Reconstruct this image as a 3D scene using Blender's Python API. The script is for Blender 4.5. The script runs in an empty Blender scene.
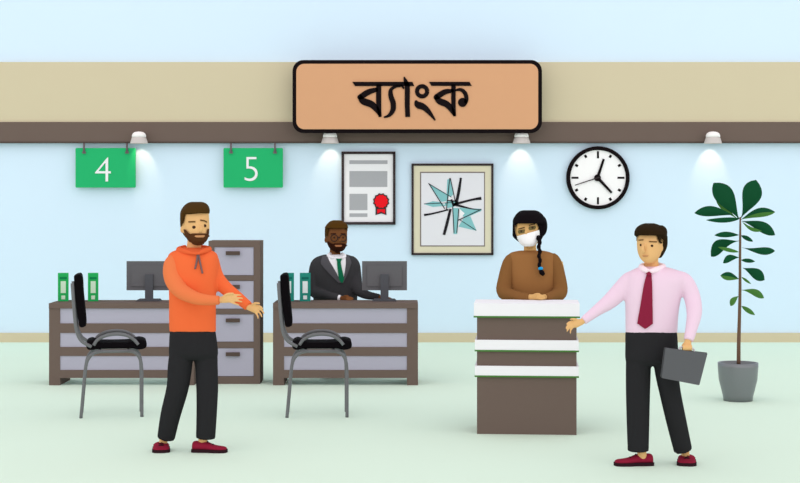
import bpy, math
from mathutils import Vector

# ------------------------------------------------------------------ camera, light, exposure
F, H, HZ = 1600.0, 1.8, 200.0            # focal length in px, eye height, horizon row (800x483 frame)
sc = bpy.context.scene
COL = sc.collection
cam_d = bpy.data.cameras.new('camera'); cam = bpy.data.objects.new('camera', cam_d); COL.objects.link(cam)
cam.location = (0, 0, H); cam.rotation_euler = (math.pi/2, 0, 0)
cam_d.sensor_width = 36; cam_d.lens = 36*F/800; cam_d.shift_y = -(241.5-HZ)/800; cam_d.clip_end = 200
sc.camera = cam
w = bpy.data.worlds.new('world'); sc.world = w; w.use_nodes = True
nt_ = w.node_tree; bg_ = nt_.nodes['Background']; bg_.inputs[0].default_value = (1.035, .975, 1.01, 1)
tc_ = nt_.nodes.new('ShaderNodeTexCoord'); sp_ = nt_.nodes.new('ShaderNodeSeparateXYZ'); mr_ = nt_.nodes.new('ShaderNodeMapRange')
nt_.links.new(tc_.outputs['Generated'], sp_.inputs[0]); nt_.links.new(sp_.outputs['Y'], mr_.inputs[0])
mr_.inputs[1].default_value = 0.1; mr_.inputs[2].default_value = -0.9      # added frontal fill: world made brighter behind the camera for upright faces
mr_.inputs[3].default_value = 0.92; mr_.inputs[4].default_value = 1.48
nt_.links.new(mr_.outputs[0], bg_.inputs[1])
vs = sc.view_settings
vs.view_transform = 'Standard'; vs.look = 'None'; vs.gamma = 1; vs.use_curve_mapping = False; vs.exposure = -0.10
SPOT_W = 5.0

# ------------------------------------------------------------------ helpers
def lin(c):
    c /= 255
    return c/12.92 if c <= .04045 else ((c+.055)/1.055)**2.4
MATS = {}
def mat(name, rgb, rough=.9, spec=.05, metal=0, var=0.0, scale=8, emit=0):
    if name in MATS: return MATS[name]
    m = bpy.data.materials.new(name); m.use_nodes = True
    nt = m.node_tree; b = nt.nodes['Principled BSDF']
    c = tuple(lin(v) for v in rgb)+(1,)
    b.inputs['Base Color'].default_value = c
    b.inputs['Roughness'].default_value = rough
    b.inputs['Specular IOR Level'].default_value = spec
    b.inputs['Metallic'].default_value = metal
    if emit:
        b.inputs['Emission Color'].default_value = c; b.inputs['Emission Strength'].default_value = emit
    if var:
        tc = nt.nodes.new('ShaderNodeTexCoord'); n = nt.nodes.new('ShaderNodeTexNoise')
        n.inputs['Scale'].default_value = scale; n.inputs['Detail'].default_value = 3
        r = nt.nodes.new('ShaderNodeMapRange'); r.inputs[3].default_value = 1-var; r.inputs[4].default_value = 1+var
        v = nt.nodes.new('ShaderNodeVectorMath'); v.operation = 'SCALE'; v.inputs[0].default_value = c[:3]
        nt.links.new(tc.outputs['Object'], n.inputs['Vector']); nt.links.new(n.outputs[0], r.inputs[0])
        nt.links.new(r.outputs[0], v.inputs['Scale']); nt.links.new(v.outputs[0], b.inputs['Base Color'])
    MATS[name] = m
    return m

def P(px, py, Y): return Vector(((px-400)*Y/F, Y, H-(py-HZ)*Y/F))
def ground(py): return F*H/(py-HZ)

class MB:
    def __init__(s): s.v = []; s.f = []; s.mi = []; s.sm = []; s.cur = 0
    def add(s, vs_, fs, smooth=False):
        o = len(s.v); s.v += [Vector(v) for v in vs_]
        for f in fs: s.f.append([i+o for i in f]); s.mi.append(s.cur); s.sm.append(smooth)
        return s
    def box(s, x0, x1, y0, y1, z0, z1):
        return s.add([(x0,y0,z0),(x1,y0,z0),(x1,y1,z0),(x0,y1,z0),(x0,y0,z1),(x1,y0,z1),(x1,y1,z1),(x0,y1,z1)],
                     [(0,3,2,1),(4,5,6,7),(0,1,5,4),(1,2,6,5),(2,3,7,6),(3,0,4,7)])
    def pbox(s, px0, px1, py0, py1, Y, depth):      # front face given at distance Y, square edges going back
        a = P(px0, py1, Y); b = P(px1, py0, Y)
        return s.box(a.x, b.x, Y, Y+depth, a.z, b.z)
    def prism(s, pts, Y, depth):                    # outline in the x-z plane (world), extruded back
        n = len(pts); vs_ = [(x, Y, z) for x, z in pts]+[(x, Y+depth, z) for x, z in pts]
        fs = [list(range(n)), list(range(2*n-1, n-1, -1))]+[(i, i+n, (i+1) % n+n, (i+1) % n) for i in range(n)]
        return s.add(vs_, fs)
    def pprism(s, pts, Y, depth):
        q = [P(a, b, Y) for a, b in pts]
        return s.prism([(p.x, p.z) for p in q], Y, depth)
    def rings(s, rings, smooth=True, cap=True):
        n = len(rings[0]); vs_ = [p for r in rings for p in r]; fs = []
        for k in range(len(rings)-1):
            for i in range(n):
                j = (i+1) % n
                fs.append((k*n+i, k*n+j, (k+1)*n+j, (k+1)*n+i))
        s.add(vs_, fs, smooth)
        if cap:
            o = len(s.v)-len(vs_)
            for r, rev in ((0, True), (len(rings)-1, False)):
                idx = [o+r*n+i for i in range(n)]
                if rev: idx.reverse()
                s.f.append(idx); s.mi.append(s.cur); s.sm.append(False)
        return s
    def build(s, name, m, parent=None, origin=None):
        o_ = Vector(parent['_o']) if parent is not None and '_o' in parent else Vector(origin or (0,0,0))
        me = bpy.data.meshes.new(name)
        me.from_pydata([tuple(v-o_) for v in s.v], [], s.f)
        for i, p in enumerate(me.polygons): p.material_index = s.mi[i]; p.use_smooth = s.sm[i]
        import bmesh
        bm = bmesh.new(); bm.from_mesh(me); bmesh.ops.recalc_face_normals(bm, faces=bm.faces); bm.to_mesh(me); bm.free()
        for mm in (m if isinstance(m, (list, tuple)) else [m]): me.materials.append(mm)
        ob = bpy.data.objects.new(name, me); COL.objects.link(ob)
        if parent is not None: ob.parent = parent
        else: ob.location = o_
        ob['_o'] = tuple(o_)
        return ob
def tube(mb, pts, r, n=12, rd=None, rounded=False):
    """round tube through world points; r a number or a list"""
    pts = [Vector(p) for p in pts]; rr = r if isinstance(r, (list, tuple)) else [r]*len(pts)
    rings = []; prev = None
    for i, p in enumerate(pts):
        t = (pts[min(i+1, len(pts)-1)]-pts[max(i-1, 0)]).normalized()
        ref = Vector((0,1,0)) if abs(t.y) < .9 else Vector((1,0,0))
        a = t.cross(ref).normalized(); b = t.cross(a).normalized()
        if prev is not None and a.dot(prev) < 0: a = -a; b = -b
        prev = a
        rings.append([p+a*math.cos(2*math.pi*k/n)*rr[i]+b*math.sin(2*math.pi*k/n)*rr[i] for k in range(n)])
    return mb.rings(rings)
def lathe(mb, c, prof, n=32, smooth=True, cap=True):
    rings = [[Vector((c[0]+r*math.cos(2*math.pi*k/n), c[1]+r*math.sin(2*math.pi*k/n), c[2]+z)) for k in range(n)] for r, z in prof]
    return mb.rings(rings, smooth, cap)
def crom(pts, sub=5):
    """catmull-rom through tuples of any length"""
    out = []
    for i in range(len(pts)-1):
        p0 = pts[max(i-1, 0)]; p1 = pts[i]; p2 = pts[i+1]; p3 = pts[min(i+2, len(pts)-1)]
        for k in range(sub):
            t = k/sub
            out.append(tuple(.5*((2*b)+(c-a)*t+(2*a-5*b+4*c-d)*t*t+(3*b-a-3*c+d)*t**3) for a, b, c, d in zip(p0, p1, p2, p3)))
    out.append(tuple(pts[-1]))
    return out

def tag(o, label=None, cat=None, group=None, kind=None):
    if label: o['label'] = label
    if cat: o['category'] = cat
    if group: o['group'] = group
    if kind: o['kind'] = kind
    return o
def thing(name, loc, label, cat, group=None):
    o = bpy.data.objects.new(name, None); COL.objects.link(o); o.location = loc; o['_o'] = tuple(loc)
    o.empty_display_size = .1
    return tag(o, label, cat, group)
def copy_tree(o, parent=None):
    c = o.copy(); COL.objects.link(c); c.parent = parent
    for ch in [x for x in bpy.data.objects if x.parent == o]: copy_tree(ch, c)
    return c

# ------------------------------------------------------------------ materials
BLUE = mat('wall_blue', (216, 238.5, 254), var=.004, scale=2)
FLOOR = mat('floor_green', (224, 246, 226), var=.006, scale=1.5)
TAN = mat('fascia_tan', (210, 200, 169), var=.01, scale=3)
BROWN = mat('wood_brown', (111, 97, 89), var=.02, scale=12)
BEAM = mat('beam_brown', (111, 97, 89), var=.02, scale=6)
LAV = mat('panel_lavender', (176, 175, 190), var=.01)
BLK = mat('black_pad', (14, 11, 14))
FRM = mat('chair_tube', (110, 112, 114), rough=.5, spec=.2)
SCRN = mat('monitor_grey', (103, 103, 106)); STD = mat('stand_grey', (86, 88, 93))
WHITE = mat('white_laminate', (243, 244, 247)); GEDGE = mat('green_edge', (78, 130, 62))
GSIGN = mat('sign_green', (43, 181, 112)); PAPER = mat('paper', (240, 241, 243))
INK = mat('ink_black', (24, 18, 20)); HANG = mat('hanger_grey', (112, 104, 108))
TERRA = mat('sign_tan', (216, 165, 125), var=.01); 

# ------------------------------------------------------------------ the room
WY = F*H/142                                   # back wall
ZT = 9.0
def struct(name, mb, m): o = mb.build(name, m); o['kind'] = 'structure'; return o
m = MB(); m.box(-26, 26, 3, WY+.2, -.1, 0); struct('floor', m, FLOOR)
m = MB(); m.box(-26, 26, WY, WY+.2, 0, ZT); struct('wall_back', m, BLUE)
m = MB(); a = P(0, 333, WY-.03); m.box(-26, 26, WY-.03, WY, 0, a.z); struct('baseboard_back', m, TAN)
BY = WY-.07
m = MB(); m.box(-26, 26, BY, WY, P(0, 122, BY).z, P(0, 62, BY).z); struct('trim_1', m, TAN)
BY2 = WY-.09
DKB = mat('beam_edge', (84, 73, 68))
m = MB(); m.box(-26, 26, BY2, WY, P(0, 141.6, BY2).z, P(0, 122, BY2).z); struct('trim_2', m, BEAM)
m = MB(); m.box(-26, 26, BY2-.005, WY, P(0, 143, BY2).z, P(0, 141.6, BY2).z); struct('trim_3', m, DKB)

# ------------------------------------------------------------------ bank sign
def rrect(x0, x1, y0, y1, r, n=8):
    out = []
    for cx, cy, a0 in ((x1-r, y1-r, 0), (x0+r, y1-r, 90), (x0+r, y0+r, 180), (x1-r, y0+r, 270)):
        for k in range(n+1):
            a = math.radians(a0+90*k/n); out.append((cx+r*math.cos(a), cy+r*math.sin(a)))
    return out
SY = BY2-.27
t = thing('hanging_signboard', P(417, 132.5, SY), 'large tan signboard with rounded corners, black rim and black Bengali lettering, on the beam', 'sign')
MB().pprism(rrect(292.5, 542, 60, 133, 11), SY+.02, .045).build('rim', INK, t)
for px_ in (330, 504):
    m = MB(); m.pbox(px_-3, px_+3, 80, 112, SY+.06, .21); m.build('mounting_bracket', DKB, t)
MB().pprism(rrect(296.3, 538.2, 63.8, 129.2, 8), SY+.005, .05).build('board', TERRA, t)
def stroke(mb, pts, Y, dep, conv, sub=6):
    pp = crom(pts, sub) if len(pts) > 2 else [tuple(p) for p in pts]
    L = []; R = []
    for i, p in enumerate(pp):
        q0 = pp[max(i-1, 0)]; q1 = pp[min(i+1, len(pp)-1)]
        dx, dy = q1[0]-q0[0], q1[1]-q0[1]; l = math.hypot(dx, dy) or 1
        nx, ny = -dy/l*p[2]/2, dx/l*p[2]/2
        L.append(conv(p[0]+nx, p[1]+ny)); R.append(conv(p[0]-nx, p[1]-ny))
    for i in range(len(L)-1):
        mb.pprism([L[i], L[i+1], R[i+1], R[i]], Y, dep)
def disc(mb, cx, cy, r, Y, dep, conv, n=28):
    mb.pprism([conv(cx+r*math.cos(2*math.pi*k/n), cy+r*math.sin(2*math.pi*k/n)) for k in range(n)], Y, dep)
cv = lambda u, v: (345+u/5.926, 70+v/5.926)
m = MB(); LY = SY-.006
m.pprism([cv(43,70), cv(400,70), cv(410,95), cv(60,95)], LY, .015)
m.pprism([cv(498,70), cv(738,70), cv(751,94), cv(512,94)], LY, .015)
for s_ in ([(195,114,22),(140,130,34),(92,160,34)], [(88,158,26),(108,184,40),(158,204,40),(190,238,30),(208,272,12)],
           [(200,85,30),(200,200,30),(208,278,18)],
           [(330,96,12),(300,98,16),(272,118,22),(272,155,30),(285,195,32),(284,235,30),(262,268,20),(230,280,8)],
           [(350,40,6),(360,70,26),(369,100,30),(369,200,30),(372,278,28)],
           [(330,86,12),(350,110,12)],
           [(418,180,10),(432,205,40),(470,222,36),(505,258,24),(535,298,8)],
           [(645,122,18),(592,130,32),(542,160,34)], [(538,158,26),(560,184,38),(604,204,38),(632,238,28),(650,272,12)],
           [(643,85,26),(643,200,26),(650,274,16)],
           [(650,122,10),(685,116,20),(712,138,24),(720,172,24),(714,198,20)]):
    stroke(m, s_, LY, .015, cv)
disc(m, 697, 192, 27, LY, .015, cv); disc(m, 88, 161, 15, LY, .015, cv); disc(m, 540, 161, 15, LY, .015, cv)
ring = [(457+30*math.cos(math.radians(a)), 126+30*math.sin(math.radians(a)), 25) for a in range(0, 361, 15)]
stroke(m, ring, LY, .015, cv, 1)
m.build('lettering', INK, t)

# ------------------------------------------------------------------ hanging number signs
def text_mesh(body, size, name, m_, parent, center, depth=.006):
    cu = bpy.data.curves.new(name, 'FONT'); cu.body = body; cu.size = size; cu.align_x = 'CENTER'; cu.extrude = depth; cu.offset = -.006
    tmp = bpy.data.objects.new(name+'_tmp', cu); COL.objects.link(tmp)
    dg = bpy.context.evaluated_depsgraph_get(); me = bpy.data.meshes.new_from_object(tmp.evaluated_get(dg))
    bpy.data.objects.remove(tmp)
    xs = [v.co.x for v in me.vertices]; ys = [v.co.y for v in me.vertices]
    cx, cy = (min(xs)+max(xs))/2, (min(ys)+max(ys))/2
    o_ = Vector(parent['_o'])
    for v in me.vertices:
        x, y, z = v.co; v.co = Vector((x-cx+center[0], -z+center[1], y-cy+center[2]))-o_
    me.materials.clear(); me.materials.append(m_)
    ob = bpy.data.objects.new(name, me); COL.objects.link(ob); ob.parent = parent
    return ob
HY = WY-.10
def number_sign(x0, x1, y0, y1, hx, ch, chx, chy, label):
    t = thing('hanging_number_sign', P((x0+x1)/2, y1, HY), label, 'sign', 'green number signs hanging from the beam')
    m = MB(); m.pprism(rrect(x0, x1, y0, y1, 1, 3), HY, .025); m.build('board', GSIGN, t)
    for h in hx:
        m = MB(); c = P(h, 0, HY-.012).x
        tube(m, [(c, HY-.012, P(0, 152.5, HY).z), (c, HY-.012, P(0, 143.3, HY-.012).z)], .013, 8)
        m.box(c-.022, c+.022, HY-.02, HY, P(0, 153.5, HY).z, P(0, 151.5, HY).z)
        m.build('hanger', HANG, t)
    c = P(chx, chy, HY-.004)
    text_mesh(ch, .455, 'numeral', PAPER, t, (c.x, HY-.004, c.z))
number_sign(75.5, 135.5, 148, 187.6, (84, 127), '4', 103, 169.5, 'green hanging sign with a white numeral four, nearest the left edge')
number_sign(223.5, 282.8, 148, 187.6, (231, 275), '5', 251, 169, 'green hanging sign with a white numeral five, above the man in orange')

# ------------------------------------------------------------------ spotlights under the beam
CAPW = mat('lamp_white', (250, 248, 246)); SHD = mat('lamp_shade', (206, 200, 196)); LENS = mat('lamp_lens', (255, 252, 245), emit=1.0)
def spot(px, label):
    Y = BY2-.112; c = P(px, 143.5, Y)
    t = thing('spotlight', c, label, 'lamp', 'spotlights along the brown beam')
    m = MB(); lathe(m, c, [(.112, 0), (.107, .02), (.096, .055), (.085, .085), (.078, .085), (.088, .055), (.098, .01)], 28, cap=False); m.build('lamp_shade', SHD, t)
    m = MB(); lathe(m, c, [(.089, .080), (.088, .105), (.076, .128), (.052, .144), (.015, .150)], 28); m.build('cap', CAPW, t)
    m = MB(); m.box(c.x-.025, c.x+.025, Y+.05, BY2, c.z+.09, c.z+.13); m.build('bracket', CAPW, t)
    m = MB(); lathe(m, c, [(.078, .070), (.078, .062)], 24); m.build('bulb_lens', LENS, t)
    ld = bpy.data.lights.new('spot_light', 'SPOT'); ld.energy = SPOT_W; ld.spot_size = math.radians(62); ld.spot_blend = .6
    ld.shadow_soft_size = .01; ld.color = (1, .74, .5)
    lo = bpy.data.objects.new('spot_light', ld); COL.objects.link(lo); lo.parent = t
    lo.location = (0, 0.0, .058); lo.rotation_euler = (math.radians(31), 0, 0)
spot(139, 'white spotlight on the beam next to the number 4 sign')
spot(330, 'white spotlight on the beam above the framed certificate')
spot(521.5, 'white spotlight on the beam above the woman in brown')
spot(713, 'white spotlight on the beam at right, above the potted plant')

# ------------------------------------------------------------------ wall pieces
def ppoly(mb, pts, Y, cv_, dep=.002): mb.pprism([cv_(*p) for p in pts], Y, dep)
GRY = mat('print_grey', (172, 174, 178)); RED = mat('seal_red', (238, 30, 40)); DK = mat('frame_dark', (62, 54, 56))
fy = WY-.045
t = thing('framed_certificate', P(368.5, 224.5, fy), 'framed certificate with grey text blocks and a red rosette, on the blue wall', 'certificate')
m = MB()
m.pbox(341.5, 395.5, 151.5, 154, fy, .045); m.pbox(341.5, 395.5, 222, 224.7, fy, .045)
m.pbox(341.5, 344, 153, 223, fy, .045); m.pbox(393, 395.5, 153, 223, fy, .045); m.build('frame', DK, t)
m = MB(); m.pbox(343, 394, 153, 223, fy+.02, .02)
m.cur = 1
c2 = lambda u, v: (335+u/5.677, 145+v/5.677)
for q in ((82,298,87,108), (82,297,148,238), (82,184,277,370), (82,184,388,408)):
    ppoly(m, [(q[0],q[2]),(q[1],q[2]),(q[1],q[3]),(q[0],q[3])], fy+.018, c2, .003)
m.build('certificate_sheet', [PAPER, GRY], t)
m = MB()
def rosette(cx, cy, r, n=12):
    return [(cx+(r+(3 if k % 2 else -3))*math.cos(math.pi*k/n), cy+(r+(3 if k % 2 else -3))*math.sin(math.pi*k/n)) for k in range(2*n)]
m.cur = 1
ppoly(m, rosette(262, 320, 45), fy+.012, c2, .006)
ppoly(m, [(230,350),(290,350),(292,398),(262,388),(230,398)], fy+.013, c2, .006)
m.cur = 0
ppoly(m, rosette(262, 320, 37), fy+.008, c2, .006)
ppoly(m, [(240,364),(284,364),(284,390),(262,378),(240,390)], fy+.009, c2, .006)
m.build('rosette', [RED, DK], t)

CREAM = mat('mat_cream', (222, 217, 190)); PRT = mat('print_pale', (228, 229, 234)); TEAL = mat('teal', (135, 195, 198)); CHAR = mat('charcoal_line', (40, 38, 42))
t = thing('framed_artwork', P(452.5, 255, fy), 'framed abstract picture of teal shards and black strokes with a cream mat', 'picture')
m = MB()
m.pbox(411.5, 493.5, 163.5, 165.7, fy, .045); m.pbox(411.5, 493.5, 253, 255.2, fy, .045)
m.pbox(411.5, 413.7, 165, 254, fy, .045); m.pbox(491.3, 493.5, 165, 254, fy, .045); m.build('frame', DK, t)
m = MB(); m.pbox(412.5, 492.5, 164.5, 254, fy+.012, .02); m.build('mat_board', CREAM, t)
m = MB(); m.pbox(420, 485, 171.8, 246.5, fy+.009, .01); m.build('inner_trim', mat('trim_grey', (128, 118, 114)), t)
m = MB(); m.pbox(421.2, 484, 173, 245.4, fy+.006, .01)
c3 = lambda u, v: (410+u/4.833, 160+v/4.833)
y_ = fy+.0045
m.cur = 1
for k, pl in enumerate(([(92,115),(190,172),(176,196),(158,212)], [(180,95),(198,88),(208,168),(192,182),(176,182)], [(66,213),(110,199),(176,206),(205,212),(170,222),(110,227)],
           [(205,232),(234,232),(236,270),(228,358),(210,358)], [(238,230),(345,236),(345,246),(262,282)], [(262,276),(292,272),(322,342),(234,322)],
           [(176,196),(222,196),(214,226),(180,232)])): ppoly(m, pl, y_-.0003*k, c3, .0025)
m.cur = 3
ppoly(m, [(240,236),(264,258),(240,284)], y_-.0025, c3, .002); ppoly(m, [(186,172),(205,186),(188,196)], y_-.0025, c3, .002); ppoly(m, [(150,203),(172,200),(166,218)], y_-.0025, c3, .002)
m.cur = 2
for s_ in ([(246,86,10),(236,150,14),(222,217,14)], [(345,185,15),(300,192,10),(214,214,12)], [(68,266,11),(110,259,8),(186,240,7)], [(164,362,13),(178,310,14),(196,236,12)],
           [(90,112,4),(168,236,4)], [(345,238,4),(232,292,4)], [(192,88,4),(176,240,4)], [(195,88,4),(222,215,4)], [(206,225,4),(213,352,4)], [(236,235,4),(226,352,4)],
           [(68,212,3),(200,206,3)], [(210,214,13),(300,236,5),(345,240,3)], [(180,196,6),(230,200,6)], [(200,190,8),(212,224,12)], [(236,286,3),(320,340,3)], [(92,115,3),(200,180,3)]):
    stroke(m, s_, y_-.004, .002, c3)
m.build('print', [PRT, TEAL, CHAR, PAPER], t)

def circ(cx, cy, r, n=48): return [(cx+r*math.cos(2*math.pi*k/n), cy+r*math.sin(2*math.pi*k/n)) for k in range(n)]
CX, CY = 598, 177.8
t = thing('wall_clock', P(CX, CY+31, fy), 'round black rimmed wall clock with a plain white dial', 'clock')
m = MB(); idn = lambda u, v: (u, v)
n = 64; rg = []
for r_, yy in ((31.5, WY), (31.5, fy-.02), (30.5, fy-.03), (28.6, fy-.03), (27.8, fy-.02), (27.8, fy+.01)):
    rg.append([P(CX+r_*math.cos(2*math.pi*k/n), CY+r_*math.sin(2*math.pi*k/n), fy) for k in range(n)])
    for p in rg[-1]: p.y = yy
m.rings(rg, cap=False); m.build('rim', INK, t)
m = MB(); m.pprism(circ(CX, CY, 28.4), fy, .03); m.cur = 1
for k in range(12):
    a = math.radians(30*k); big = k % 3 == 0
    r0, r1 = (19.5, 26.5) if big else (23.2, 26.2)
    wd = 2.0 if big else 2.4
    stroke(m, [(CX+r0*math.sin(a), CY-r0*math.cos(a), wd), (CX+r1*math.sin(a), CY-r1*math.cos(a), wd)], fy-.004, .006, idn)
m.build('clock_face', [mat('dial', (253, 253, 253)), INK], t)
m = MB(); stroke(m, [(597, 179.5, 3), (603.8, 159, 2.2)], fy-.014, .006, idn); m.build('hour_hand', INK, t)
m = MB(); stroke(m, [(596.5, 176.5, 3.2), (611.8, 192.8, 2.2)], fy-.022, .006, idn)
disc(m, 597.6, 177.8, 3.4, fy-.024, .02, idn); m.build('minute_hand', INK, t)
m = MB(); stroke(m, [(600, 177, 1.2), (575, 185.2, .9)], fy-.028, .004, idn); m.build('second_hand', DK, t)

# ------------------------------------------------------------------ desks
DY = ground(385.3); DD = .50
def desk(px, label):
    t = thing('desk', (P(px+72.5, 385, DY).x, DY+DD/2, 0), label, 'desk', 'brown and lavender service desks')
    X = lambda q: P(px+q, 0, DY).x; Z = lambda q: P(0, q, DY).z
    zt = H-(300-HZ)*(DY+DD)/F; z1 = Z(308.4)
    MB().box(X(0), X(145), DY-.01, DY+DD, z1, zt).build('tabletop', BROWN, t)
    for a_, b_ in ((0, 11), (134, 145)): MB().box(X(a_), X(b_), DY, DY+DD-.01, 0, z1).build('side_panel', BROWN, t)
    for a_, b_ in ((323.4, 333), (347, 356), (370, 378)): MB().box(X(11), X(134), DY, DY+.05, Z(b_), Z(a_)).build('rail', BROWN, t)
    for a_, b_ in ((308.4, 323.4), (333, 347), (356, 370)): MB().box(X(11), X(134), DY+.008, DY+.035, Z(b_), Z(a_)).build('front_panel', LAV, t)
    return t, zt
d1, ZD = desk(49, 'brown desk with grey panels behind the man in orange')
d2, ZD = desk(273, 'brown desk with grey panels in front of the seated man in suit')

# ------------------------------------------------------------------ drawer cabinet
KY = ground(384)
t = thing('filing_cabinet', (P(234, 384, KY).x, KY+.19, 0), 'tall brown cabinet with four grey drawers', 'cabinet')
X = lambda q: P(q, 0, KY).x; Z = lambda q: P(0, q, KY).z
zs = [(247, 275.5), (280.7, 309), (314.2, 342), (348, 376.5)]
m = MB(); m.box(X(208.5), X(214), KY, KY+.38, 0, Z(241)); m.box(X(253.8), X(260), KY, KY+.38, 0, Z(241))
m.box(X(214), X(253.8), KY+.35, KY+.38, 0, Z(241))
ed = [241, 247, 275.5, 280.7, 309, 314.2, 342, 348, 376.5, 384]
for i in range(0, 10, 2): m.box(X(214), X(253.8), KY, KY+.35, Z(ed[i+1]), Z(ed[i]))
m.build('cabinet_body', BROWN, t)
HND = mat('handle_brown', (88, 76, 70))
for (a_, b_) in zs:
    dr = MB().box(X(214.3), X(253.5), KY+.008, KY+.33, Z(b_)+.003, Z(a_)-.003).build('drawer', LAV, t)
    m = MB(); hz = Z(a_+6)
    m.box(X(226), X(240), KY-.025, KY-.01, hz-.02, hz+.018); m.box(X(227), X(228.5), KY-.012, KY+.01, hz-.012, hz+.012); m.box(X(237.5), X(239), KY-.012, KY+.01, hz-.012, hz+.012)
    m.build('handle', HND, dr)

# ------------------------------------------------------------------ things on the desks
def monitor(px, nx0, nx1, label):
    Y = DY+.34
    t = thing('computer_monitor', (P((nx0+nx1)/2, 0, Y).x, Y, ZD), label, 'monitor', 'grey monitors seen from behind')
    cx = P((nx0+nx1)/2, 0, Y).x
    m = MB(); a_ = P(px, 290.5, Y); b_ = P(px+45, 261.3, Y)
    m.box(a_.x, b_.x, Y+.03, Y+.055, a_.z, b_.z); m.box(a_.x+.05, b_.x-.05, Y+.02, Y+.03, a_.z+.04, b_.z-.04); m.build('screen', SCRN, t)
    hw = (nx1-nx0)/2*Y/F
    m = MB(); m.box(cx-hw, cx+hw, Y-.005, Y+.02, ZD+.012, P(0, 274.5, Y).z); m.build('stand_neck', STD, t)
    m = MB(); m.prism([(cx-.12, ZD+.001), (cx+.12, ZD+.001), (cx+.10, ZD+.02), (cx-.10, ZD+.02)], Y-.08, .17); m.build('stand_base', STD, t)
monitor(126, 145, 153, 'grey computer monitor behind the man in orange')
monitor(362, 380.5, 388.5, 'grey computer monitor beside the man in suit')

def binder(px0, px1, colr, lab, label, grp):
    Y = DY+.28
    a_ = P(px0, 0, Y).x; b_ = P(px1, 0, Y).x; z1 = P(0, 273.7, Y).z; z0 = ZD+.001
    t = thing('ring_binder', ((a_+b_)/2, Y, z0), label, 'binder', grp)
    m = MB(); m.box(a_, b_, Y, Y+.2, z0, z1); m.build('cover', colr, t)
    hgt = z1-z0; wd = b_-a_; cx = (a_+b_)/2
    m = MB(); m.box(cx-wd*.24, cx+wd*.24, Y-.003, Y+.001, z0+hgt*.30, z0+hgt*.73); m.build('spine_label', lab, t)
    m = MB(); m.box(cx-wd*.18, cx+wd*.18, Y-.003, Y+.001, z0+hgt*.07, z0+hgt*.21); m.build('number_label', lab, t)
    t.rotation_euler = (0, 0, -math.atan2(cx, Y))
    m = MB(); m.box(cx-wd*.32, cx+wd*.32, Y-.003, Y+.001, z0+hgt*.80, z0+hgt*.88); m.build('top_band', mat('band_'+colr.name, tuple(v for v in ((20,130,75) if colr.name == 'binder_green' else (25,105,95)))), t)
BG = mat('binder_green', (42, 174, 92)); BT = mat('binder_teal', (42, 140, 125)); BL = mat('binder_label', (205, 232, 205)); BL2 = mat('binder_label_pale', (225, 236, 235))
binder(58, 68.5, BG, BL, 'green ring binder at the left end of the left desk', 'green binders on the left desk')
binder(88, 98.3, BG, BL, 'green ring binder to the right of the chair back', 'green binders on the left desk')
binder(283, 294, BT, BL2, 'teal ring binder partly hidden behind the black chair back', 'teal binders on the right desk')
binder(299.8, 310.5, BT, BL2, 'teal ring binder beside the sleeve of the man in suit', 'teal binders on the right desk')

# ------------------------------------------------------------------ visitor chairs
CYY = ground(417.5); CS = F/CYY
def make_chair():
    """local frame: x to the right of the side view, y away from the viewer, z up; px taken about x=112"""
    t = thing('visitor_chair', (0, 0, 0), 'x', 'chair', 'black padded visitor chairs with grey tube frames')
    c = lambda px, py, k=0: Vector(((px-112)/CS, k, (417.5-py)/CS))
    W = .35; R = .0138
    for k in (0, W):
        for pts in ([(81.5,417.5),(83.5,395),(85.5,372),(88,360),(94,353),(103,351)], [(141.5,417.5),(141.5,395),(141.3,370),(139.5,359),(134,352.5),(124,351)]):
            m = MB(); tube(m, [c(*p[:2], k) for p in crom([q for q in pts], 5)], R, 10); m.build('leg', FRM, t)
        m = MB(); tube(m, [c(*p, k) for p in crom([(73,283),(74.5,305),(76,322),(78,333),(82.5,341),(92,346.5)], 5)], R, 10); m.build('back_post', FRM, t)
        m = MB(); tube(m, [c(*p, k) for p in crom([(94,345),(98,339.5),(106,335.5),(116,334.2),(126,335.5),(133,339.5),(138,345)], 5)], R, 10); m.build('side_hoop', FRM, t)
        m = MB(); tube(m, [c(95,351.2,k), c(134,351.2,k)], R, 10); m.build('seat_rail', FRM, t)
    for px in (100, 128):
        m = MB(); tube(m, [c(px, 351, 0), c(px, 351, W)], .012, 8); m.build('cross_bar', FRM, t)
    # seat: a pad with rolled front and rear edges
    prof = crom([(88,341.5),(92,340),(97,341.5),(104,342.6),(126,342.6),(133,341.5),(139,340),(145,341.5),(146.5,345),(145,348.8),(139,350.2),(133,349),(126,348.8),(104,348.8),(97,349),(92,350),(88,349),(86.5,345),(88,341.5)], 4)[:-1]
    m = MB(); rg = []
    for k, s_ in ((-.0, .55), (.006, .85), (.02, 1), (W-.02, 1), (W-.006, .85), (W, .55)):
        rg.append([c(116.5+(x-116.5)*(.97+.03*s_), 345.2+(y-345.2)*s_, k) for x, y in prof])
    m.rings(rg); m.build('seat', BLK, t)
    m = MB(); rg = []
    prof = crom([(74.5,276.5),(78.5,274.3),(82.6,276.5),(84,295),(86.6,322),(85,326.5),(81,326.8),(79,322),(76,300),(74.5,276.5)], 4)[:-1]
    for k, s_ in ((.0, .7), (.012, .95), (.03, 1), (W-.03, 1), (W-.012, .95), (W, .7)):
        rg.append([c(80+(x-80)*s_, 300.5+(y-300.5)*(.96+.04*s_), k) for x, y in prof])
    m.rings(rg); m.build('backrest', BLK, t)
    return t
ch = make_chair()
def put_chair(o, px, label):
    x = P(px, 0, CYY).x; o.location = (x, CYY, 0); o.rotation_euler = (0, 0, -math.atan2(x, CYY)); o['label'] = label
ch2 = copy_tree(ch)
put_chair(ch, 112, 'black padded side chair with grey tube legs, beside the man in orange')
put_chair(ch2, 317.5, 'black padded side chair with grey tube legs, in front of the suited man')

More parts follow.
